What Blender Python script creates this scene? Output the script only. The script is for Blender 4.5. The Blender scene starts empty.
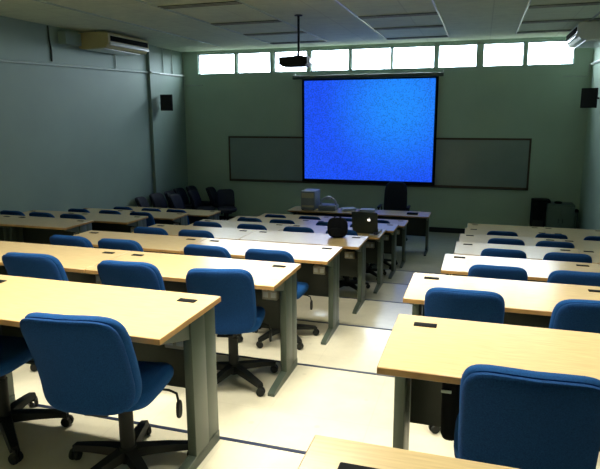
import bpy, bmesh, math, random
from mathutils import Vector, Matrix
random.seed(4)
PI = math.pi
scn = bpy.context.scene
SKY = 25
COL = scn.collection

# ------------------------------------------------------------------ layout (metres)
D, S, W, H = 1.2548, 0.16695, 0.54, 0.73      # row pitch, tier drop, desk depth, desk height
YF, YB = 10.2, -4.2                           # front wall (screen), back wall
XL, XR = -5.70, 3.10
ZC = 2.99
FZ = -6 * S                                   # front floor level

# ------------------------------------------------------------------ materials
def new_mat(name):
    m = bpy.data.materials.new(name); m.use_nodes = True
    nt = m.node_tree
    return m, nt, nt.nodes['Principled BSDF']

def mat(name, col, rough=.5, metal=0., coat=0., var=0., scale=20., spec=.5, bump=0., stretch=(1, 1, 1), emit=None, es=0.):
    m, nt, b = new_mat(name)
    b.inputs['Base Color'].default_value = (*col, 1)
    b.inputs['Roughness'].default_value = rough
    b.inputs['Metallic'].default_value = metal
    b.inputs['Coat Weight'].default_value = coat
    b.inputs['Coat Roughness'].default_value = .08
    b.inputs['Specular IOR Level'].default_value = spec
    if emit:
        b.inputs['Emission Color'].default_value = (*emit, 1); b.inputs['Emission Strength'].default_value = es
    if var or bump:
        tc = nt.nodes.new('ShaderNodeTexCoord'); mp = nt.nodes.new('ShaderNodeMapping')
        mp.inputs['Scale'].default_value = stretch
        n = nt.nodes.new('ShaderNodeTexNoise'); n.inputs['Scale'].default_value = scale; n.inputs['Detail'].default_value = 5
        nt.links.new(tc.outputs['Object'], mp.inputs[0]); nt.links.new(mp.outputs[0], n.inputs['Vector'])
        if var:
            r = nt.nodes.new('ShaderNodeMapRange')
            r.inputs['From Min'].default_value = .3; r.inputs['From Max'].default_value = .7
            r.inputs['To Min'].default_value = 1 - var; r.inputs['To Max'].default_value = 1 + var
            nt.links.new(n.outputs['Fac'], r.inputs['Value'])
            mx = nt.nodes.new('ShaderNodeMix'); mx.data_type = 'RGBA'; mx.blend_type = 'MULTIPLY'; mx.inputs[0].default_value = 1
            mx.inputs[6].default_value = (*col, 1)
            nt.links.new(r.outputs[0], mx.inputs[7]); nt.links.new(mx.outputs[2], b.inputs['Base Color'])
        if bump:
            bp = nt.nodes.new('ShaderNodeBump'); bp.inputs['Strength'].default_value = bump; bp.inputs['Distance'].default_value = .002
            nt.links.new(n.outputs['Fac'], bp.inputs['Height']); nt.links.new(bp.outputs[0], b.inputs['Normal'])
    return m

M = {}
M['wood'] = mat('beech_laminate', (.59, .455, .24), .24, var=.10, scale=9, stretch=(1, 14, 14), spec=1.0)
M['edge'] = mat('wood_edge_band', (.42, .24, .08), .4, var=.15, scale=14)
M['metal'] = mat('grey_green_metal', (.062, .085, .066), .4, var=.05, scale=6)
M['panel'] = mat('dark_panel_metal', (.018, .026, .016), .5, var=.1, scale=5)
M['fabric'] = mat('blue_fabric', (.009, .045, .155), .95, var=.28, scale=240, bump=.4, spec=.1)
M['fabric2'] = mat('blue_fabric_trim', (.009, .060, .205), .9, var=.2, scale=240, bump=.3, spec=.12)
M['plastic'] = mat('black_plastic', (.008, .010, .009), .55, var=.1, scale=30, spec=.3)
M['black'] = mat('black_casing', (.006, .007, .008), .8, spec=.1, var=.1, scale=30)
M['slot'] = mat('dark_air_slot', (.008, .009, .008), .9, var=.1, scale=20, spec=.1)
M['mesh'] = mat('speaker_mesh', (.010, .010, .011), .8, var=.5, scale=300)
M['cream'] = mat('cream_plastic', (.50, .48, .38), .5, var=.04, scale=8)
M['acbeige'] = mat('beige_air_conditioner', (.52, .45, .22), .5, var=.06, scale=6)
M['white'] = mat('white_enamel', (.72, .75, .72), .3, var=.03, scale=8)
M['whitegloss'] = mat('white_gloss_bar', (.85, .88, .86), .16, var=.02, scale=8)
M['pipe'] = mat('conduit_grey_green', (.42, .50, .45), .4, var=.06, scale=10)
M['nosing'] = mat('dark_blue_nosing', (.012, .022, .06), .4, var=.2, scale=20)
M['frame'] = mat('brown_board_frame', (.075, .048, .026), .5, var=.2, scale=15)
M['board'] = mat('whiteboard_enamel', (.27, .34, .31), .16, var=.03, scale=3)
M['winframe'] = mat('grey_window_frame', (.22, .27, .30), .5, var=.05, scale=8)
M['skirting'] = mat('black_skirting', (.012, .013, .013), .5, var=.2, scale=10)
M['bluewhite'] = mat('computer_case_plastic', (.26, .29, .34), .5, var=.04, scale=8)
M['paper'] = mat('paper', (.42, .46, .58), .7, var=.06, scale=12)
M['cab'] = mat('grey_green_cabinet', (.10, .15, .125), .5, var=.08, scale=5)
M['bag'] = mat('black_nylon', (.004, .005, .007), .9, var=.3, scale=90, bump=.5, spec=.1)
M['laptop'] = mat('dark_grey_laptop', (.014, .022, .016), .5, var=.1, scale=10)
M['keys'] = mat('black_keys', (.01, .01, .01), .6, var=.2, scale=80)
M['logo'] = mat('lit_logo', (.9, .88, .8), .4, emit=(1, .93, .85), es=1.3, var=.01)
M['mouse'] = mat('dark_blue_mouse', (.014, .018, .05), .3, var=.1, scale=20)
M['darkblue'] = mat('navy_leather', (.003, .005, .020), .6, var=.2, scale=40, bump=.3)

def wall_mat(name, col, rough=.7, var=.05):
    m, nt, b = new_mat(name)
    tc = nt.nodes.new('ShaderNodeTexCoord')
    n = nt.nodes.new('ShaderNodeTexNoise'); n.inputs['Scale'].default_value = 1.3; n.inputs['Detail'].default_value = 7
    n2 = nt.nodes.new('ShaderNodeTexNoise'); n2.inputs['Scale'].default_value = 45
    nt.links.new(tc.outputs['Object'], n.inputs['Vector']); nt.links.new(tc.outputs['Object'], n2.inputs['Vector'])
    r = nt.nodes.new('ShaderNodeValToRGB')
    r.color_ramp.elements[0].position = .3; r.color_ramp.elements[1].position = .7
    r.color_ramp.elements[0].color = (*[c * (1 - var) for c in col], 1); r.color_ramp.elements[1].color = (*[c * (1 + var) for c in col], 1)
    nt.links.new(n.outputs['Fac'], r.inputs[0]); nt.links.new(r.outputs[0], b.inputs['Base Color'])
    bp = nt.nodes.new('ShaderNodeBump'); bp.inputs['Strength'].default_value = .15; bp.inputs['Distance'].default_value = .002
    nt.links.new(n2.outputs['Fac'], bp.inputs['Height']); nt.links.new(bp.outputs[0], b.inputs['Normal'])
    b.inputs['Roughness'].default_value = rough
    return m
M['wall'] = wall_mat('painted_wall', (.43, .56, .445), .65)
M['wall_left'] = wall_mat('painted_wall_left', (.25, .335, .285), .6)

def tile_mat(name, col, line, tx, ty, gap, rough, var, spots=0.):
    m, nt, b = new_mat(name)
    tc = nt.nodes.new('ShaderNodeTexCoord')
    br = nt.nodes.new('ShaderNodeTexBrick')
    br.offset = 0; br.squash = 1
    br.inputs['Scale'].default_value = 1; br.inputs['Brick Width'].default_value = tx; br.inputs['Row Height'].default_value = ty
    br.inputs['Mortar Size'].default_value = gap; br.inputs['Mortar Smooth'].default_value = .2
    br.inputs['Color1'].default_value = (*col, 1); br.inputs['Color2'].default_value = (*[c * .96 for c in col], 1)
    br.inputs['Mortar'].default_value = (*line, 1)
    nt.links.new(tc.outputs['Object'], br.inputs['Vector'])
    n = nt.nodes.new('ShaderNodeTexNoise'); n.inputs['Scale'].default_value = 5; n.inputs['Detail'].default_value = 9; n.inputs['Roughness'].default_value = .7
    nt.links.new(tc.outputs['Object'], n.inputs['Vector'])
    r = nt.nodes.new('ShaderNodeMapRange'); r.inputs['From Min'].default_value = .35; r.inputs['From Max'].default_value = .65
    r.inputs['To Min'].default_value = 1 - var; r.inputs['To Max'].default_value = 1 + var * .4
    nt.links.new(n.outputs['Fac'], r.inputs['Value'])
    mx = nt.nodes.new('ShaderNodeMix'); mx.data_type = 'RGBA'; mx.blend_type = 'MULTIPLY'; mx.inputs[0].default_value = 1
    nt.links.new(br.outputs['Color'], mx.inputs[6]); nt.links.new(r.outputs[0], mx.inputs[7])
    out = mx.outputs[2]
    if spots:
        v = nt.nodes.new('ShaderNodeTexVoronoi'); v.inputs['Scale'].default_value = 4.5
        nt.links.new(tc.outputs['Object'], v.inputs['Vector'])
        lt = nt.nodes.new('ShaderNodeMapRange'); lt.inputs['From Min'].default_value = .05; lt.inputs['From Max'].default_value = .09
        lt.inputs['To Min'].default_value = 1 - spots; lt.inputs['To Max'].default_value = 1
        nt.links.new(v.outputs['Distance'], lt.inputs['Value'])
        m2 = nt.nodes.new('ShaderNodeMix'); m2.data_type = 'RGBA'; m2.blend_type = 'MULTIPLY'; m2.inputs[0].default_value = 1
        nt.links.new(out, m2.inputs[6]); nt.links.new(lt.outputs[0], m2.inputs[7]); out = m2.outputs[2]
    nt.links.new(out, b.inputs['Base Color'])
    b.inputs['Roughness'].default_value = rough
    return m
M['floor'] = tile_mat('cream_vinyl_floor', (.66, .63, .50), (.61, .58, .46), .6, .6, .003, .20, .07, .12)
M['ceiling'] = tile_mat('ceiling_tiles', (.74, .79, .60), (.62, .66, .50), 1.195, .65, .010, .75, .08)

def screen_mat():
    m, nt, b = new_mat('projected_blue')
    tc = nt.nodes.new('ShaderNodeTexCoord')
    n = nt.nodes.new('ShaderNodeTexNoise'); n.inputs['Scale'].default_value = 34; n.inputs['Detail'].default_value = 2
    v = nt.nodes.new('ShaderNodeTexWhiteNoise')
    nt.links.new(tc.outputs['Object'], n.inputs['Vector'])
    # projector hot spot: distance from a point on the screen
    d = nt.nodes.new('ShaderNodeVectorMath'); d.operation = 'DISTANCE'; d.inputs[1].default_value = (-.55, 10.1, 1.75)
    nt.links.new(tc.outputs['Object'], d.inputs[0])
    r = nt.nodes.new('ShaderNodeMapRange'); r.inputs['From Min'].default_value = .1; r.inputs['From Max'].default_value = 1.9
    r.inputs['To Min'].default_value = 1; r.inputs['To Max'].default_value = 0; r.interpolation_type = 'SMOOTHSTEP'
    nt.links.new(d.outputs['Value'], r.inputs['Value'])
    ramp = nt.nodes.new('ShaderNodeMix'); ramp.data_type = 'RGBA'
    ramp.inputs[6].default_value = (.012, .085, .90, 1); ramp.inputs[7].default_value = (.016, .26, 1.0, 1)
    nt.links.new(r.outputs[0], ramp.inputs[0])
    mr = nt.nodes.new('ShaderNodeMapRange'); mr.inputs['From Min'].default_value = .35; mr.inputs['From Max'].default_value = .65
    mr.inputs['To Min'].default_value = .7; mr.inputs['To Max'].default_value = 1.2
    nt.links.new(n.outputs['Fac'], mr.inputs['Value'])
    mx = nt.nodes.new('ShaderNodeMix'); mx.data_type = 'RGBA'; mx.blend_type = 'MULTIPLY'; mx.inputs[0].default_value = 1
    nt.links.new(ramp.outputs[2], mx.inputs[6]); nt.links.new(mr.outputs[0], mx.inputs[7])
    b.inputs['Base Color'].default_value = (.03, .03, .03, 1); b.inputs['Roughness'].default_value = .9
    nt.links.new(mx.outputs[2], b.inputs['Emission Color']); b.inputs['Emission Strength'].default_value = 1.0
    return m
M['screen'] = screen_mat()
def pane_mat():
    m, nt, b = new_mat('window_glass')
    out = nt.nodes['Material Output']
    tr = nt.nodes.new('ShaderNodeBsdfTransparent'); tr.inputs[0].default_value = (.93, .97, 1, 1)
    gl = nt.nodes.new('ShaderNodeBsdfGlossy'); gl.inputs['Roughness'].default_value = .03
    n = nt.nodes.new('ShaderNodeTexNoise'); n.inputs['Scale'].default_value = 3
    mr = nt.nodes.new('ShaderNodeMapRange'); mr.inputs['To Min'].default_value = .04; mr.inputs['To Max'].default_value = .09
    nt.links.new(n.outputs['Fac'], mr.inputs['Value'])
    mx = nt.nodes.new('ShaderNodeMixShader'); nt.links.new(mr.outputs[0], mx.inputs[0])
    nt.links.new(tr.outputs[0], mx.inputs[1]); nt.links.new(gl.outputs[0], mx.inputs[2]); nt.links.new(mx.outputs[0], out.inputs['Surface'])
    return m
M['pane'] = pane_mat()
M['tube'] = mat('fluorescent_tube', (.8, .8, .8), .3, emit=(1, .95, .82), es=8, var=.01)
M['tubeoff'] = mat('fluorescent_tube_off', (.6, .62, .6), .3, var=.01)
M['ceilframe'] = mat('light_frame', (.64, .68, .52), .6, var=.03)
M['louvre'] = mat('dark_louvre', (.055, .07, .055), .3, metal=.3, var=.2, scale=30)

# ------------------------------------------------------------------ mesh helpers
class MB:
    def __init__(s): s.bm = bmesh.new(); s.mats = []
    def _mi(s, m):
        if m not in s.mats: s.mats.append(m)
        return s.mats.index(m)
    def add(s, verts, faces, m, smooth=False):
        vs = [s.bm.verts.new(v) for v in verts]; k = s._mi(m)
        for f in faces:
            try: fc = s.bm.faces.new([vs[i] for i in f]); fc.material_index = k; fc.smooth = smooth
            except ValueError: pass
        return vs
    def box(s, x0, x1, y0, y1, z0, z1, m, bev=0., seg=2, mx=None):
        b = bmesh.new(); bmesh.ops.create_cube(b, size=1)
        for v in b.verts: v.co = Vector(((x0 + x1) / 2 + v.co.x * (x1 - x0), (y0 + y1) / 2 + v.co.y * (y1 - y0), (z0 + z1) / 2 + v.co.z * (z1 - z0)))
        if bev: bmesh.ops.bevel(b, geom=b.edges[:], offset=bev, segments=seg, affect='EDGES', profile=.5)
        if mx: b.transform(mx)
        b.verts.index_update()
        s.add([v.co.copy() for v in b.verts], [[v.index for v in f.verts] for f in b.faces], m, smooth=bool(bev)); b.free()
    def prism(s, pts, axis, a, b, m, smooth=False):
        """extrude polygon (2D) along axis from a to b"""
        def P(p, t):
            return {'x': (t, p[0], p[1]), 'y': (p[0], t, p[1]), 'z': (p[0], p[1], t)}[axis]
        n = len(pts)
        vs = [P(p, a) for p in pts] + [P(p, b) for p in pts]
        fs = [list(range(n))[::-1], list(range(n, 2 * n))] + [[i, (i + 1) % n, n + (i + 1) % n, n + i] for i in range(n)]
        s.add(vs, fs, m, smooth)
    def tube(s, pts, r, m, n=10, cap=True):
        pts = [Vector(p) for p in pts]; rr = r if isinstance(r, (list, tuple)) else [r] * len(pts)
        vs = []; fs = []
        for i, p in enumerate(pts):
            t = (pts[min(i + 1, len(pts) - 1)] - pts[max(i - 1, 0)]).normalized()
            ref = Vector((0, 0, 1)) if abs(t.z) < .9 else Vector((1, 0, 0))
            a = t.cross(ref).normalized(); b2 = t.cross(a)
            for k in range(n):
                an = 2 * PI * k / n; vs.append(p + (a * math.cos(an) + b2 * math.sin(an)) * rr[i])
        for i in range(len(pts) - 1):
            for k in range(n): fs.append([i * n + k, i * n + (k + 1) % n, (i + 1) * n + (k + 1) % n, (i + 1) * n + k])
        if cap: fs += [list(range(n))[::-1], list(range((len(pts) - 1) * n, len(pts) * n))]
        s.add(vs, fs, m, True)
    def pad(s, a, b, n, dome_f, dome_b, rim, warp, m, seg=44, rings=7):
        """rounded cushion: superellipse a x b, thickness rim, domed both sides; warp(x,y,z)->3D"""
        def outline(t):
            c_, s_ = math.cos(t), math.sin(t)
            return a * math.copysign(abs(c_) ** (2 / n), c_), b * math.copysign(abs(s_) ** (2 / n), s_)
        vs = []; fs = []
        prof = []
        for k in range(rings): q = (k + 1) / rings * .93; prof.append((q, rim / 2 + dome_f * (1 - q ** 3)))
        for an in (60, 30, 0, -30, -60): prof.append((.93 + .07 * math.cos(math.radians(an)), rim / 2 * math.sin(math.radians(an))))
        for k in range(rings - 1, -1, -1): q = (k + 1) / rings * .93; prof.append((q, -rim / 2 - dome_b * (1 - q ** 3)))
        vs.append(warp(0, 0, rim / 2 + dome_f))
        for q, z in prof:
            for j in range(seg):
                x, y = outline(2 * PI * j / seg); vs.append(warp(x * q, y * q, z))
        vs.append(warp(0, 0, -rim / 2 - dome_b))
        R = len(prof)
        for j in range(seg): fs.append([0, 1 + j, 1 + (j + 1) % seg])
        for i in range(R - 1):
            for j in range(seg):
                fs.append([1 + i * seg + j, 1 + (i + 1) * seg + j, 1 + (i + 1) * seg + (j + 1) % seg, 1 + i * seg + (j + 1) % seg])
        L = len(vs) - 1
        for j in range(seg): fs.append([L, 1 + (R - 1) * seg + (j + 1) % seg, 1 + (R - 1) * seg + j])
        s.add(vs, fs, m, True)
    def build(s, name, parent=None):
        bmesh.ops.recalc_face_normals(s.bm, faces=s.bm.faces[:])
        me = bpy.data.meshes.new(name); s.bm.to_mesh(me); s.bm.free()
        for m in s.mats: me.materials.append(M[m])
        try: me.set_sharp_from_angle(angle=math.radians(38))
        except Exception: pass
        o = bpy.data.objects.new(name, me); COL.objects.link(o)
        if parent: o.parent = parent
        return o

def tag(o, label=None, cat=None, group=None, kind=None):
    if label: o['label'] = label
    if cat: o['category'] = cat
    if group: o['group'] = group
    if kind: o['kind'] = kind
    return o
def empty(name, loc=(0, 0, 0), rz=0):
    o = bpy.data.objects.new(name, None); o.empty_display_size = .1
    o.location = loc; o.rotation_euler = (0, 0, rz); COL.objects.link(o); return o
def children(o): return [c for c in KIDS if c.parent == o]
KIDS = []
def copy_tree(o, parent=None):
    c = o.copy(); COL.objects.link(c)
    if parent: c.parent = parent
    for ch in [k for k in o.children]: copy_tree(ch, c)
    return c

def struct(mb, name): return tag(mb.build(name), kind='structure')

# ------------------------------------------------------------------ room shell
def floor_z(i): return -i * S
fl = MB()
prof = [(YB - .1, 2 * S - .4)]
lv = [(YB - .1, -2 * D, 2 * S)] + [((i - 1) * D, i * D, -i * S) for i in range(-1, 6)] + [(5 * D, YF + .1, FZ)]
top = []
for y0, y1, z in lv: top += [(y0, z), (y1, z)]
poly = top + [(YF + .1, FZ - .25), (YB - .1, FZ - .25)]
fl.prism(poly, 'x', XL - .1, XR + .1, 'floor')
struct(fl, 'floor')
for k, i in enumerate(range(-2, 6)):       # step nosings
    t = MB(); z = -i * S
    t.box(XL, XR, i * D - .016, i * D + .006, z - .03, z + .0035, 'nosing', bev=.001, seg=1)
    struct(t, 'trim_%d' % (k + 1))
c = MB(); c.box(XL - .1, XR + .1, YB - .1, YF + .1, ZC, ZC + .1, 'ceiling'); struct(c, 'ceiling')
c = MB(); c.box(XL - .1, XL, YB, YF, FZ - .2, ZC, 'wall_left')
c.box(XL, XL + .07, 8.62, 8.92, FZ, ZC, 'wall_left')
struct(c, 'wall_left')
c = MB(); c.box(XR, XR + .1, YB, YF, FZ - .2, ZC, 'wall'); struct(c, 'wall_right')
c = MB(); c.box(XL - .1, XR + .1, YB - .1, YB, FZ - .2, ZC, 'wall'); struct(c, 'wall_back')
wins = [(-5.31, -4.38), (-4.315, -3.505), (-3.41, -2.635), (-2.55, -1.685), (-1.64, -.775), (-.755, .125), (.195, .965), (1.08, 1.855), (1.915, 2.77)]
WZ0, WZ1 = 2.465, 2.925
c = MB()
c.box(XL - .1, XR + .1, YF, YF + .12, FZ - .2, WZ0, 'wall'); c.box(XL - .1, XR + .1, YF, YF + .12, WZ1, ZC, 'wall')
xs = [XL - .1] + [v for w in wins for v in w] + [XR + .1]
for k in range(0, len(xs), 2): c.box(xs[k], xs[k + 1], YF, YF + .12, WZ0, WZ1, 'wall')
struct(c, 'wall_front')
for k, (a, b) in enumerate(wins):
    w = MB(); t = .018
    w.box(a, b, YF + .03, YF + .08, WZ0, WZ0 + t * 1.2, 'winframe'); w.box(a, b, YF + .03, YF + .08, WZ1 - t, WZ1, 'winframe')
    w.box(a, a + t, YF + .03, YF + .08, WZ0 + t, WZ1 - t, 'winframe'); w.box(b - t, b, YF + .03, YF + .08, WZ0 + t, WZ1 - t, 'winframe')
    o = struct(w, 'window_%d' % (k + 1))
    g = MB(); g.box(a + t, b - t, YF + .05, YF + .06, WZ0 + t, WZ1 - t, 'pane'); g.build('pane', o)
c = MB(); c.box(XL, XR, YF - .012, YF, FZ, FZ + .11, 'skirting'); struct(c, 'baseboard_front')
# lighter cornice over the windows
c = MB(); c.box(XL, XR, YF - .03, YF, 2.945, ZC, 'wall'); struct(c, 'trim_9')
# ceiling T-bars running towards the screen
for k, x in enumerate([-4.33, -3.13, -1.94, -.74, .44, 1.64, 2.68]):
    c = MB(); c.box(x - .014, x + .014, 3.0, 9.35, ZC - .018, ZC, 'whitegloss' if k > 2 else 'pipe', bev=.003)
    struct(c, 'trim_%d' % (10 + k))

# ------------------------------------------------------------------ desk
def make_desk(L, grom, outlet=True):
    """origin: far-right corner on the tier floor; desk spans x -L..0, y -W..0"""
    r = empty('classroom_desk')
    m = MB()
    m.box(-L, 0, -W, 0, H - .026, H - .0012, 'edge', bev=.002, seg=1)
    m.box(-L + .002, -.002, -W + .002, -.002, H - .004, H, 'wood', bev=.001, seg=1)
    m.build('tabletop', r)
    for gx in grom:
        g = MB(); g.box(gx - .045, gx + .045, -.125, -.084, H - .002, H + .004, 'black', bev=.004)
        g.build('cable_port', r)
    for sgn, x in ((1, -.045), (-1, -L + .045)):
        g = MB(); a, b = x - .022, x + .022
        g.box(a, b, -.255, -.125, .03, H - .03, 'metal', bev=.006)
        g.box(a + .003, b - .003, -.13, -.015, .03, H - .03, 'metal', bev=.006)
        g.prism([(-.02, 0), (-.02, .055), (-.26, .055), (-.47, .026), (-.50, .018), (-.50, 0)], 'x', a, b, 'metal')
        g.prism([(-.25, H - .026), (-.50, H - .026), (-.50, H - .045), (-.25, H - .12)], 'x', x - .012, x + .012, 'metal')
        g.box(a + .005, b - .005, -.49, -.46, 0, .012, 'plastic')
        g.build('leg', r)
    g = MB(); g.box(-L + .068, -.068, -.062, -.045, .27, H - .026, 'panel', bev=.003)
    g.build('modesty_panel', r)
    if outlet:
        g = MB(); g.box(-.245, -.135, -.115, -.062, H - .24, H - .165, 'cream', bev=.006)
        for q in (-.218, -.162): g.box(q - .018, q + .018, -.119, -.114, H - .222, H - .183, 'white', bev=.002)
        g.build('power_outlet', r)
    return r
protos = {}
def desk(kind, x, i, label, group, y=0., rz=0):
    spec = {'A': (1.325, (-.12, -1.205)), 'B': (1.165, (-.125, -1.045)), 'C': (.93, (-.125, -.85)), 'T': (1.33, ())}[kind]
    if kind not in protos:
        protos[kind] = o = make_desk(spec[0], spec[1], kind in 'AB')
    else: o = copy_tree(protos[kind])
    o.location = (x, i * D + y - .03, -i * S if i < 6 else FZ); o.rotation_euler = (0, 0, rz)
    tag(o, label, 'desk', group)
    return o
# offsets above put leg faces at the tier edge; top corner lies at i*D
ordn = ['nearest', 'second', 'third', 'fourth', 'fifth', 'sixth', 'seventh', 'eighth']
DY = .03
for i in range(7):
    row = ['nearest row', 'second row', 'third row', 'fourth row', 'fifth row', 'sixth row', 'farthest row'][i]
    desk('A', 0, i, 'beech desk of the %s in the middle block, beside the centre aisle' % row, 'desks of the middle block', DY)
    if i > 0:
        desk('A', -1.331, i, 'beech desk of the %s in the middle block, away from the centre aisle' % row, 'desks of the middle block', DY)
rx = {0: .8243, 1: .755, 2: .8837, 3: .932, 4: .9374, 5: .975, 6: .99}
for i in range(-1, 7):
    row = ['corner row at the photo bottom', 'nearest full row', 'second full row', 'third full row', 'fourth full row', 'fifth full row', 'sixth full row', 'farthest row'][i + 1]
    x = rx.get(i, .8129)
    desk('B', x + 1.165, i, 'beech desk of the %s, right block, beside the centre aisle' % row, 'desks of the right block', DY)
    if i > 1:
        desk('C', x + 1.168 + .93, i, 'beech desk of the %s in the right block, against the right wall' % row, 'desks of the right block', DY)
for i in range(3, 7):
    row = ['nearest row', 'second row', 'third row', 'farthest row'][i - 3]
    desk('B', -3.57, i, 'dim beech desk of the %s in the left block, beside the left aisle' % row, 'desks of the left block', DY)
    desk('C', -3.57 - 1.168, i, 'dim beech desk of the %s in the left block, against the left wall' % row, 'desks of the left block', DY)

# ------------------------------------------------------------------ swivel chair (faces +y, origin on the floor under the gas lift)
def make_chair(f1='fabric', f2='fabric2'):
    r = empty('swivel_chair')
    def wseat(x, y, z):
        back = max(0, (-y - .10) / .12)
        front = max(0, (y - .10) / .12)
        side = (abs(x) / .235) ** 2
        return Vector((x, y - .06, .450 + z + .020 * back ** 2 - .030 * front ** 2 + .012 * side))
    s_ = MB(); s_.pad(.212, .200, 4.2, .018, .022, .058, wseat, f2); s_.build('seat', r)
    def wback(off):
        def f(x, y, z):
            k = (y + .225) / .45                     # 0 bottom .. 1 top
            wsc = 1.0 - .03 * math.sin(k * PI)
            xx = x * wsc
            yy = -.275 - .125 * max(0, (k - .22) / .78) ** 1.4 + .045 * (xx / .22) ** 2
            return Vector((xx, yy + z + off, .655 + y * .96))
        return f
    b = MB(); b.pad(.204, .225, 5, .012, .0, .050, wback(.010), f2); br = b.build('backrest', r)
    b = MB(); b.pad(.199, .220, 5, .0, .012, .030, wback(-.030), f1); b.build('rear_cover', br)
    b = MB()
    b.tube([(0, -.02, .40), (0, -.15, .398), (0, -.19, .405), (0, -.25, .44)], [.018] * 4, 'plastic', 8)
    b.box(-.05, .05, -.24, -.12, .395, .41, 'plastic', bev=.006); b.build('back_support', r)
    b = MB(); b.box(-.085, .085, -.11, .11, .375, .415, 'plastic', bev=.012); b.box(-.13, .13, -.02, .02, .402, .418, 'plastic', bev=.004); b.build('mechanism', r)
    b = MB(); b.tube([(0, 0, .09), (0, 0, .30)], .032, 'plastic', 14); b.tube([(0, 0, .29), (0, 0, .385)], .027, 'plastic', 14); b.build('gas_lift', r)
    b = MB(); b.tube([(0, 0, .055), (0, 0, .075), (0, 0, .125)], [.040, .048, .036], 'plastic', 16)
    for k in range(5):
        a = 2 * PI * k / 5 + .5; mx = Matrix.Rotation(a, 4, 'Z')
        vs = []
        for t in range(6):
            q = t / 5; x = .03 + q * .255; hw = .034 - .012 * q; zc = .098 - .030 * q ** 1.6; hh = .020 - .007 * q
            for (yy, zz) in ((-hw, -hh), (hw, -hh), (hw * .75, hh), (-hw * .75, hh)): vs.append(mx @ Vector((x, yy, zc + zz)))
        fs = [[0, 1, 2, 3], [20, 23, 22, 21]]
        for t in range(5):
            for j in range(4): fs.append([t * 4 + j, t * 4 + (j + 1) % 4, t * 4 + 4 + (j + 1) % 4, t * 4 + 4 + j])
        b.add(vs, fs, 'plastic')
    b.build('base', r)
    for k in range(5):
        a = 2 * PI * k / 5 + .5; p = Vector((math.cos(a) * .285, math.sin(a) * .285, 0)); q = a + 1.1 * (1 + k % 3)
        t = Vector((math.cos(q), math.sin(q), 0))
        b = MB()
        for s in (-1, 1):
            c0 = p + t * (s * .022) + Vector((0, 0, .027)); c1 = p + t * (s * .006) + Vector((0, 0, .027))
            b.tube([c0, c0 * .5 + c1 * .5, c1], [.024, .027, .027], 'plastic', 14)
        b.tube([p + Vector((0, 0, .03)), p + Vector((0, 0, .072))], .011, 'plastic', 8)
        b.build('caster', r)
    b = MB(); b.tube([(.07, .03, .395), (.20, .02, .395), (.235, .015, .385), (.243, .012, .35)], .0055, 'plastic', 8)
    b.pad(.022, .042, 2.4, .003, .003, .012, lambda x, y, z: Vector((.245 + z, .012 + x, .315 + y)), 'plastic', seg=16, rings=3)
    b.build('lever', r)
    return r
chair0 = None; chair1 = None
def chair(x, y, z, label, group, rz=0., dark=False):
    global chair0, chair1
    if dark:
        if chair1 is None: o = chair1 = make_chair('darkblue', 'darkblue')
        else: o = copy_tree(chair1)
    elif chair0 is None: o = chair0 = make_chair()
    else: o = copy_tree(chair0)
    o.location = (x, y, z); o.rotation_euler = (0, 0, rz); tag(o, label, 'chair', group)
    return o
CD = .33       # chair origin in front of (behind) the far desk edge
def row_chair(x, i, label, group, rz=0., dy=0.): return chair(x, i * D - CD - .03 + dy - (.09 if i > 1 else 0), -i * S if i < 6 else FZ, label, group, rz)
G = 'blue swivel chairs in the middle block'
row_chair(-.305, 0, 'large blue swivel chair seen from behind at the nearest desk on the left', G, .13)
row_chair(-1.06, 0, 'blue swivel chair cut off by the left edge, only seat side and base showing', G, .1, .07)
for i, lst in {1: [(-1.63, .08), (-.91, .08), (-.355, .22)], 2: [(-2.26, 0), (-1.77, .03), (-.94, -.02), (-.41, 0)],
               3: [(-2.25, 0), (-1.71, .02)], 4: [(-2.2, 0), (-1.58, 0), (-.97, .02), (-.42, 0)],
               5: [(-2.13, 0), (-1.62, .02), (-.90, 0), (-.40, 0)], 6: [(-2.17, 0), (-1.56, 0), (-.95, 0), (-.4, 0)]}.items():
    row = ['', 'second', 'third', 'fourth', 'fifth', 'sixth', 'farthest'][i]
    pos = {2: ['leftmost', 'rightmost'], 3: ['leftmost', 'middle', 'rightmost'], 4: ['leftmost', 'second from left', 'third from left', 'rightmost']}[len(lst)]
    for (x, rz), p in zip(lst, pos):
        row_chair(x, i, '%s blue swivel chair at the %s desk row of the middle block' % (p, row), G, rz)
G = 'blue swivel chairs in the right block'
for i, lst in {0: [(1.295, 0)], 1: [(1.08, 0), (1.655, .12)], 2: [(1.28, 0), (1.80, 0)], 3: [(1.37, 0), (1.90, 0)],
               4: [(1.45, 0), (1.95, 0)], 5: [(1.46, 0), (2.06, 0), (2.63, 0)]}.items():
    row = ['nearest full', 'second full', 'third full', 'fourth full', 'fifth full', 'sixth full'][i]
    pos = {1: ['large'], 2: ['left', 'right'], 3: ['left', 'middle', 'right']}[len(lst)]
    for (x, rz), p in zip(lst, pos):
        if p == 'large': lb = 'large blue swivel chair in the bottom right corner of the photo'
        else: lb = '%s blue swivel chair at the %s desk row of the right block' % (p, row)
        row_chair(x, i, lb, G, rz)
G = 'dim blue swivel chairs in the left block'
for i, lst in {4: [-5.33, -4.81, -4.28], 5: [-5.18, -4.58, -4.00], 6: [-5.2, -4.6, -4.08]}.items():
    row = {4: 'second', 5: 'third', 6: 'farthest'}[i]
    for x, p in zip(lst, ['leftmost', 'middle', 'rightmost']):
        row_chair(x, i, '%s dim blue swivel chair at the %s desk row of the left block' % (p, row), G, 0)
G = 'spare chairs parked in the far left corner'
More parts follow.
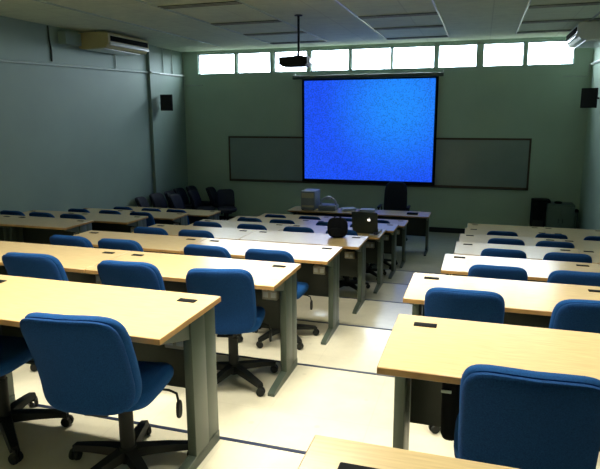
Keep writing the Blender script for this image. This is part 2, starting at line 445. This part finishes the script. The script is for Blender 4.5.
for n, (x, y, rz) in enumerate([(-5.22, 7.95, -1.4), (-5.20, 8.42, -1.7), (-5.10, 8.90, -1.5), (-5.16, 9.38, -1.6), (-5.08, 9.84, -1.55), (-4.66, 9.15, -1.5), (-4.52, 9.76, -1.5), (-4.2, 9.2, -2.6), (-4.75, 8.45, -1.6)]):
    lb = ['nearest of the dark chairs lined up along the left wall', 'second of the dark chairs lined up along the left wall', 'third of the dark chairs lined up along the left wall',
          'fourth of the dark chairs lined up along the left wall', 'farthest dark chair of the left wall line, in the room corner',
          'dark chair of the second line, beside the far corner chairs', 'dark parked chair by the front wall, second out from the room corner',
          'outermost dark parked chair by the front wall, low right end of the chair heap', 'dark parked chair of the second line nearest the left desks'][n]
    chair(x, y, FZ, lb, G, rz, True)

# ------------------------------------------------------------------ teacher's tables and things on them
ZT = FZ + H
for x, lb in ((.31, 'teacher table at the front, right half, bluish under the screen'), (-1.03, 'teacher table at the front, left half, carrying the desktop computer')):
    o = desk('T', x, 6, lb, 'teacher tables', .95 + DY)
# high-backed chair
r = empty('executive_chair', (-.50, 9.25, FZ), PI); tag(r, 'tall navy high-backed chair behind the teacher table, below the screen', 'chair')
def wb2(x, y, z):
    k = (y + .36) / .72; return Vector((x * (1 - .08 * k), -.22 - .10 * k + .04 * (x / .24) ** 2 + z, .80 + y))
b = MB(); b.pad(.25, .36, 4, .03, .01, .07, wb2, 'darkblue'); b.build('backrest', r)
b = MB(); b.pad(.25, .25, 4, .02, .02, .09, lambda x, y, z: Vector((x, y, .48 + z)), 'darkblue'); b.build('seat', r)
for s in (-1, 1):
    b = MB(); b.tube([(s * .27, -.2, .45), (s * .29, -.2, .66), (s * .29, .15, .66), (s * .27, .15, .45)], .018, 'plastic', 8)
    b.box(s * .29 - .03, s * .29 + .03, -.2, .17, .66, .69, 'plastic', bev=.01); b.build('armrest', r)
b = MB(); b.tube([(0, 0, .08), (0, 0, .45)], .03, 'plastic', 12)
for k in range(5):
    a = 2 * PI * k / 5 + .3; b.tube([(0, 0, .11), (math.cos(a) * .3, math.sin(a) * .3, .07)], [.03, .018], 'plastic', 8)
    b.tube([(math.cos(a) * .3, math.sin(a) * .3 - .02, .028), (math.cos(a) * .3, math.sin(a) * .3 + .02, .028)], .028, 'plastic', 12)
b.build('base', r)
# computer
r = empty('desktop_computer', (-1.98, 8.24, ZT)); tag(r, 'pale upright computer unit on the left end of the teacher table', 'computer')
b = MB(); b.box(-.14, .14, -.2, .2, .01, .37, 'bluewhite', bev=.012); b.build('case', r)
b = MB(); b.box(-.12, .12, -.206, -.199, .24, .34, 'cream', bev=.003); b.build('drive_bay', r)
b = MB(); b.box(-.12, .12, -.206, -.199, .06, .10, 'cream', bev=.003); b.build('vent_panel', r)
for sx in (-.11, .11):
    for sy in (-.17, .17): b = MB(); b.tube([(sx, sy, 0), (sx, sy, .012)], .014, 'plastic', 8); b.build('foot', r)
# visualiser / round-hooded device
r = empty('document_camera', (-1.62, 8.24, ZT)); tag(r, 'pale device with a curved arch arm on the teacher table, right of the computer', 'document camera')
b = MB(); b.box(-.17, .17, -.15, .15, 0, .10, 'bluewhite', bev=.02); b.build('base', r)
b = MB(); b.tube([(-.15 * math.cos(t * PI / 12), 0, .10 + .14 * math.sin(t * PI / 12)) for t in range(13)], .022, 'paper', 10); b.build('arm', r)
b = MB(); b.box(-.05, .05, -.06, .06, .20, .26, 'paper', bev=.015); b.build('lamp_head', r)
for x, y, a, lb in ((-1.22, 8.24, .2, 'low pile of bluish papers on the teacher table beside the arched device'), (-.85, 8.22, -.3, 'bluish open papers on the teacher table behind the laptop')):
    b = MB()
    for k in range(4): b.box(-.13, .13, -.1, .1, k * .012, k * .012 + .010, 'paper', mx=Matrix.Rotation(a + k * .12, 4, 'Z'))
    o = b.build('paper_pile'); o.location = (x, y, ZT + .001); tag(o, lb, 'papers')
b = MB(); b.box(-.10, .10, -.05, .05, 0, .03, 'black', bev=.008); o = b.build('remote_control'); o.location = (-.0, 8.15, ZT); tag(o, 'flat black box on the right end of the teacher table', 'remote control')

# ------------------------------------------------------------------ laptop, bag, mouse on the desks
z4, z3 = H - 4 * S, H - 3 * S
r = empty('laptop', (-.21, 4 * D - .33, z4), -.05); tag(r, 'open dark laptop with a lit logo on its lid, on the fifth middle row desk', 'laptop')
b = MB(); b.box(-.165, .165, -.02, .22, .004, .024, 'laptop', bev=.004); bs = b.build('body', r)
b = MB(); b.box(-.14, .14, .04, .15, .024, .027, 'keys', bev=.001); b.build('keyboard', bs)
R = Matrix.Translation((0, -.02, .02)) @ Matrix.Rotation(.24, 4, 'X')
b = MB(); b.box(-.165, .165, -.009, 0, 0, .275, 'laptop', bev=.004, mx=R); ld = b.build('lid', r)
# logo: apple shape with a bite and a leaf
b = MB()
def ap(t):
    rr = .019 * (1 + .10 * math.cos(2 * t)) * (1 - .16 * max(0, math.cos(t - PI / 2)) ** 14 - .12 * max(0, math.cos(t + PI / 2)) ** 14)
    if abs(t if t < PI else t - 2 * PI) < .42: rr *= .74 + .26 * (abs(t if t < PI else t - 2 * PI) / .42)
    return (rr * math.cos(t) + .055, rr * math.sin(t) + .175)
pts = [ap(2 * PI * k / 32) for k in range(32)]
def slab(pts):
    n = len(pts); vs = [R @ Vector((p[0], -.0094, p[1])) for p in pts] + [R @ Vector((p[0], -.0110, p[1])) for p in pts]
    b.add(vs, [list(range(n)), list(range(2 * n - 1, n - 1, -1))] + [[k, (k + 1) % n, n + (k + 1) % n, n + k] for k in range(n)], 'logo')
slab(pts); slab([(.056, .196), (.058, .202), (.064, .207), (.066, .205), (.063, .199)])
b.build('logo', ld)

r = empty('backpack', (-.32, 3 * D - .14, z3)); tag(r, 'small black bag standing on the fourth middle row desk near the aisle', 'bag')
def wbag(x, y, z):
    k = (y + .11) / .22
    return Vector((x * (1 + .06 * math.sin(k * PI)) , z * (1.15 - .35 * k) + .01 * math.sin(x * 40), y + .11))
b = MB(); b.pad(.108, .11, 3.2, .045, .03, .07, wbag, 'bag', rings=6)
for v in b.bm.verts:
    if v.co.z < .03: v.co.z = max(0, v.co.z)
b.build('body', r)
b = MB(); b.pad(.07, .05, 3, .012, .0, .02, lambda x, y, z: Vector((x, -.085 - z, y + .07)), 'bag', seg=24, rings=4); b.build('pocket', r)
b = MB(); b.tube([(-.04, 0, .195), (-.035, 0, .225), (0, 0, .24), (.035, 0, .225), (.04, 0, .195)], .007, 'bag', 8); b.build('handle', r)

b = MB(); b.box(-.07, .07, -.09, .09, 0, .003, 'paper', bev=.001); o = b.build('mouse_pad'); o.location = (.0 - .085, 4 * D - .33, z4); tag(o, 'pale mat beside the laptop at the desk end', 'mouse mat')
b = MB(); b.pad(.03, .052, 2.4, .012, .0, .022, lambda x, y, z: Vector((x, y, z + .012)), 'mouse', seg=20, rings=4); mo = b.build('computer_mouse'); mo.location = (-.075, 4 * D - .36, z4 + .003); tag(mo, 'dark mouse on the pale mat beside the laptop', 'mouse')
b = MB(); b.tube([(0, .053, .010), (-.01, .10, .005), (.02, .16, .004), (-.02, .22, .004)], .003, 'plastic', 6); b.build('cable', mo)

# ------------------------------------------------------------------ front wall things
r = empty('projection_screen', (0, 0, 0)); tag(r, 'pulled-down projection screen glowing blue on the front wall', 'projection screen')
b = MB(); b.box(-2.665, .175, 10.095, 10.10, .10, 2.262, 'screen'); b.build('image_area', r)
b = MB(); b.box(-2.72, .235, 10.101, 10.106, .045, 2.34, 'black'); b.build('black_border', r)
b = MB(); b.tube([(-2.72, 10.103, .045), (.235, 10.103, .045)], .018, 'black', 10); b.build('bottom_bar', r)
b = MB(); b.box(-2.93, .33, 10.05, 10.15, 2.295, 2.375, 'metal', bev=.012)
for x in (-2.9, .30): b.box(x - .02, x + .02, 10.08, 10.199, 2.30, 2.42, 'pipe', bev=.004)
b.build('casing', r)
r = empty('whiteboard', (0, 0, 0)); tag(r, 'wide whiteboard with a thin brown frame behind the screen', 'whiteboard')
b = MB(); b.box(-4.54, 2.08, 10.175, 10.197, .02, 1.02, 'board'); b.build('writing_surface', r)
b = MB()
for a in ((-4.57, 2.11, 1.0, 1.04), (-4.57, 2.11, -.02, .035), (-4.57, -4.53, -.02, 1.04), (2.07, 2.11, -.02, 1.04)): b.box(a[0], a[1], 10.165, 10.199, a[2], a[3], 'frame', bev=.004)
b.build('frame', r)
b = MB(); b.box(-4.5, 2.04, 10.13, 10.166, -.012, .006, 'frame', bev=.003); b.build('pen_tray', r)

for nm, loc in (('projection_screen', Vector((-1.24, 10.1, .045))), ('whiteboard', Vector((-1.23, 10.18, -.02)))):
    o = bpy.data.objects[nm]; o.location = loc
    for ch in o.children: ch.location = -loc
# wall speakers
def speaker(loc, rz, label, back):
    r = empty('wall_speaker', loc, rz); tag(r, label, 'speaker', 'wall speakers')
    b = MB(); b.prism([(-.10, 0), (-.13, .20), (.13, .20), (.10, 0)][::-1], 'z', -.17, .17, 'black'); b.build('cabinet', r)
    b = MB(); b.box(-.122, .122, .2, .212, -.16, .16, 'mesh', bev=.005); b.build('grille', r)
    b = MB(); b.tube([(0, .01, 0), (0, -.08, 0), back], .014, 'black', 8); b.build('bracket', r)
speaker((-5.44, 8.98, 1.80), PI + .35, 'black wall speaker on the left wall above the desks', (.20, -.16, 0))
speaker((2.96, 9.12, 1.80), PI - .35, 'black wall speaker on the right wall near the front corner', (-.12, -.14, 0))

# air conditioners
def aircon(x_wall, sgn, y0, y1, dep, label, mcol):
    r = empty('air_conditioner', (x_wall, y0, 0)); tag(r, label, 'air conditioner', 'ceiling air conditioners')
    L = y1 - y0; z0, z1 = 2.68, 2.96
    def X(v): return sgn * v
    b = MB()
    pts = [(X(.012), z1), (X(.012), z0 + .02), (X(.10), z0), (X(dep - .06), z0 + .02), (X(dep), z0 + .10), (X(dep), z1 - .03), (X(dep - .05), z1)]
    b.prism(pts, 'y', 0, L, mcol); b.build('casing', r)
    b = MB(); b.box(min(X(dep - .005), X(dep + .012)), max(X(dep - .005), X(dep + .012)), .06, L - .04, z0 + .13, z0 + .215, 'slot', bev=.003)
    b.build('air_slot', r)
    b = MB(); b.box(min(X(dep - .01), X(dep + .018)), max(X(dep - .01), X(dep + .018)), .04, L - .02, z0 + .055, z0 + .115, 'white', bev=.006); b.build('lower_flap', r)
    b = MB(); b.box(min(X(.08), X(dep - .14)), max(X(.08), X(dep - .14)), .08, L - .08, z0 - .002, z0 + .02, 'white', bev=.004); b.build('intake_grille', r)
    b = MB()
    for yy in (.1, L - .1): b.tube([(X(.3), yy, z1 - .01), (X(.3), yy, ZC)], .008, 'pipe', 8)
    b.build('hanger', r)
aircon(XL, 1, 6.46, 7.73, .62, 'beige ceiling air conditioner high on the left wall', 'acbeige')
aircon(XR, -1, 8.05, 9.35, .60, 'air conditioner under the ceiling at the right wall, over the last window', 'white')
b = MB(); b.box(0, .16, 0, .40, 0, .20, 'wall_left', bev=.01); o = b.build('pipe_cover'); o.location = (XL, 5.95, 2.72); tag(o, 'faint beige pipe cover box left of the air conditioner', 'cover box')

def conduit(pts, label, m='pipe', r=.022, cat='pipe'):
    b = MB(); b.tube(pts, r, m, 10); o = b.build('conduit_pipe'); tag(o, label, cat); return o
conduit([(XL + .025, 1.5, 2.30), (XL + .025, 4.65, 2.345), (XL + .025, 8.60, 2.425)], 'long pale conduit running along the left wall up to the pilaster')
conduit([(XL + .095, 8.60, 2.425), (XL + .095, 8.95, 2.43)], 'short bend of pale conduit crossing the left wall pilaster')
conduit([(XL + .025, 8.95, 2.43), (XL + .025, 10.17, 2.44)], 'bright end of the conduit between pilaster and far left corner', 'white')
conduit([(XL + .02, 7.50, 2.70), (XL + .02, 7.50, 2.43)], 'thin vertical pipe dropping from the left air conditioner', r=.012)
conduit([(XL + .02, 9.25, 2.99), (XL + .02, 9.25, 2.46)], 'thin vertical pipe above the conduit, nearer the pilaster', r=.010)
conduit([(XL + .02, 9.65, 2.99), (XL + .02, 9.65, 2.46)], 'thin vertical pipe above the conduit, nearer the far left corner', r=.010)
conduit([(XL + .035, 10.18, 2.43), (XL + .035, 10.18, 2.24), (XL + .05, 10.18, 2.22), (XL + .5, 10.18, 2.22)], 'small L-shaped pipe in the far left corner below the first window', r=.014)
conduit([(XR - .5, 10.19, 2.24), (XR - .06, 10.19, 2.24), (XR - .05, 10.19, 2.26), (XR - .05, 10.19, 2.46)], 'small L-shaped pipe on the front wall above the right speaker', r=.010)
conduit([(XR - .025, 4.0, 2.44), (XR - .025, 10.17, 2.46)], 'white conduit along the right wall into the far right corner', 'white', .025)
b = MB(); b.tube([(XL + .012, 5.72, 2.98), (XL + .014, 5.73, 2.75), (XL + .012, 5.76, 2.6), (XL + .014, 5.75, 2.42)], .014, 'panel', 8)
o = b.build('hanging_cable'); tag(o, 'short dark cable hanging on the left wall below the ceiling', 'cable')

# projector on its pole
r = empty('ceiling_projector', (-1.60, 6.15, 2.335)); tag(r, 'dark projector hanging from the ceiling on a pole before the windows', 'projector')
b = MB(); b.prism([(-.22, -.14), (-.22, .10), (-.18, .15), (.18, .15), (.22, .10), (.22, -.14)], 'z', -.06, .055, 'plastic'); b.box(-.19, .19, -.12, .13, -.085, -.055, 'plastic', bev=.01); b.build('body', r)
b = MB(); b.tube([(.13, .14, 0), (.13, .19, 0)], [.04, .035], 'black', 14); b.build('lens', r)
b = MB(); b.box(.222, .232, -.06, .05, -.045, .04, 'white', bev=.003); b.build('side_vent', r)
b = MB(); b.tube([(.05, 0, .10), (.05, 0, ZC - 2.335)], .018, 'plastic', 10); b.box(-.02, .12, -.07, .07, .05, .075, 'plastic', bev=.004); b.tube([(.05, 0, .07), (.03, 0, .12)], .022, 'plastic', 8)
b.tube([(.05, 0, ZC - 2.347), (.05, 0, ZC - 2.335)], .06, 'plastic', 14); b.build('ceiling_mount', r)

# ------------------------------------------------------------------ right front corner
r = empty('low_cabinet', (2.70, 9.93, FZ)); tag(r, 'low grey-green cabinet against the front wall at right', 'cabinet')
b = MB(); b.box(-.25, .25, -.22, .22, .04, .78, 'cab', bev=.006); b.box(-.24, .24, -.2, .2, 0, .05, 'panel'); b.build('body', r)
for s in (-1, 1):
    b = MB(); b.box(min(s * .006, s * .243), max(s * .006, s * .243), -.238, -.219, .07, .74, 'cab', bev=.004); d_ = b.build('door', r)
    b = MB(); b.tube([(s * .04, -.242, .42), (s * .04, -.255, .42), (s * .04, -.255, .5), (s * .04, -.242, .5)], .005, 'plastic', 6); b.build('handle', d_)
r = empty('tower_rack', (2.30, 9.93, FZ)); tag(r, 'narrow black cabinet left of the grey-green cabinet', 'cabinet')
b = MB(); b.box(-.12, .12, -.2, .2, .02, .80, 'black', bev=.006); b.build('body', r)
b = MB(); b.box(-.10, .10, -.207, -.199, .08, .45, 'plastic', bev=.003); b.build('door', r)
b = MB(); b.box(-.17, .17, -.15, .15, 0, .05, 'black', bev=.012); b.box(-.12, .12, -.1, .1, .05, .065, 'plastic', bev=.004); o = b.build('flat_device'); o.location = (2.34, 9.9, FZ + .80); tag(o, 'flat black device lying on top of the narrow black cabinet', 'device')
b = MB(); b.pad(.07, .05, 3, .01, 0, .03, lambda x, y, z: Vector((x, y, z + .02)), 'black', seg=20, rings=3); o = b.build('telephone'); o.location = (2.66, 9.88, FZ + .78); tag(o, 'small dark item on top of the grey-green cabinet', 'telephone')
r = empty('waste_bin', (3.0, 9.9, FZ)); tag(r, 'dark slim bin between grey-green cabinet and right wall', 'bin')
b = MB(); b.tube([(0, 0, 0), (0, 0, .62)], [.035, .045], 'cab', 14); b.build('body', r)
b = MB(); b.tube([(0, 0, .62), (0, 0, .66), (0, 0, .68)], [.047, .047, .02], 'black', 14); b.build('lid', r)

# dark cable box under the nearest right desk
b = MB(); b.tube([(0, 0, 0), (0, 0, .02), (0, 0, .44)], [.03, .038, .038], 'black', 16); b.box(-.04, .0, -.042, -.036, .21, .222, 'pipe', bev=.002)
o = b.build('cable_tube', [o2 for o2 in bpy.data.objects if o2.get('label', '').startswith('beech desk of the nearest full row')][0]); o.location = (-1.165 + .235, -.11, .262)
o['label'] = 'dark cable tube under the tabletop'

# ------------------------------------------------------------------ ceiling lights
def make_light(on):
    r = empty('ceiling_light')
    m = MB()
    for a in ((-.595, .595, -.09, -.08), (-.595, .595, .08, .09), (-.595, -.585, -.09, .09), (.585, .595, -.09, .09)): m.box(a[0], a[1], a[2], a[3], -.008, 0, 'ceilframe', bev=.002)
    m.build('frame', r)
    m = MB()
    for k in range(20): x = -.57 + k * .06; m.box(x - .005, x + .005, -.079, .079, -.014, -.001, 'louvre')
    for y in (-.075, 0, .075): m.box(-.584, .584, y - .004, y + .004, -.020, -.001, 'louvre')
    m.build('louvre', r)
    for y in (-.04, .04):
        m = MB(); m.tube([(-.57, y, -.0125), (.57, y, -.0125)], .007, 'tube' if on else 'tubeoff', 8); m.build('tube', r)
    return r
off = None
def clight(x, y, label, on=False):
    global off
    if on: o = make_light(True)
    elif off is None: o = off = make_light(False)
    else: o = copy_tree(off)
    o.location = (x, y, ZC); tag(o, label, 'ceiling light', 'lit ceiling lights' if on else 'unlit ceiling lights')
for cx_, col_, ys in ((-2.535, 'left', (4.9, 6.50, 7.85, 9.25)), (-.15, 'centre', (6.6, 7.9, 9.3)), (2.24, 'right', (6.5, 7.95, 9.2))):
    for k, y in enumerate(ys):
        clight(cx_, y, 'unlit louvred ceiling light in the %s column, %s from the camera' % (col_, ['first', 'second', 'third', 'fourth'][k]))

def area(name, loc, sx, sy, power, col=(1, .93, .76), spread=None, rot=(0, 0, 0)):
    l = bpy.data.lights.new(name, 'AREA'); l.shape = 'RECTANGLE'; l.size = sx; l.size_y = sy; l.energy = power; l.color = col
    if spread: l.spread = math.radians(spread)
    o = bpy.data.objects.new(name, l); o.location = loc; o.rotation_euler = rot; COL.objects.link(o); return o
for k, (x, y, p) in enumerate([(-.15, -.35, 64), (-.15, 1.10, 66), (2.24, .1, 26), (-2.53, .4, 25)]):
    area('fluorescent_lamp', (x, y, ZC - .03), 1.15, .26, p, spread=125)

# ------------------------------------------------------------------ camera
cam = bpy.data.cameras.new('camera'); co = bpy.data.objects.new('camera', cam); COL.objects.link(co)
r_ = Vector((0.9543592883483486, 0.29861998697623165, -0.0049449086491991446)); u_ = Vector((-0.05321475433116826, 0.18631434659202725, 0.9810479877026710)); f_ = Vector((-0.2938818447347626, 0.9360091172805429, -0.19370181646797152))
mw = Matrix(((r_.x, u_.x, -f_.x, 1.11463), (r_.y, u_.y, -f_.y, -2.31506), (r_.z, u_.z, -f_.z, 1.56585), (0, 0, 0, 1)))
co.matrix_world = mw
cam.sensor_width = 36; cam.lens = 569.489 * 36 / 600; cam.shift_y = -9 / 600; cam.clip_start = .05
scn.camera = co
w = bpy.data.worlds.new('world'); scn.world = w; w.use_nodes = True
nt = w.node_tree; bg = nt.nodes['Background']
tc = nt.nodes.new('ShaderNodeTexCoord'); sx = nt.nodes.new('ShaderNodeSeparateXYZ'); rp = nt.nodes.new('ShaderNodeValToRGB')
nt.links.new(tc.outputs['Generated'], sx.inputs[0])
mr = nt.nodes.new('ShaderNodeMapRange'); mr.inputs['From Min'].default_value = -1; mr.inputs['From Max'].default_value = 1
nt.links.new(sx.outputs['Z'], mr.inputs['Value']); nt.links.new(mr.outputs[0], rp.inputs[0])
e = rp.color_ramp.elements; e[0].position = .49; e[0].color = (.05, .055, .045, 1); e[1].position = .515; e[1].color = (.86, .94, 1, 1)
nt.links.new(rp.outputs[0], bg.inputs[0]); bg.inputs[1].default_value = SKY
for a, b in wins:
    o = area('window_daylight', ((a + b) / 2, YF + .02, (WZ0 + WZ1) / 2), b - a, WZ1 - WZ0, 1, rot=(-PI / 2, 0, 0)); o.data.cycles.is_portal = True
vs = scn.view_settings; vs.view_transform = 'Standard'; vs.look = 'None'; vs.exposure = 0; vs.gamma = 1; vs.use_curve_mapping = False
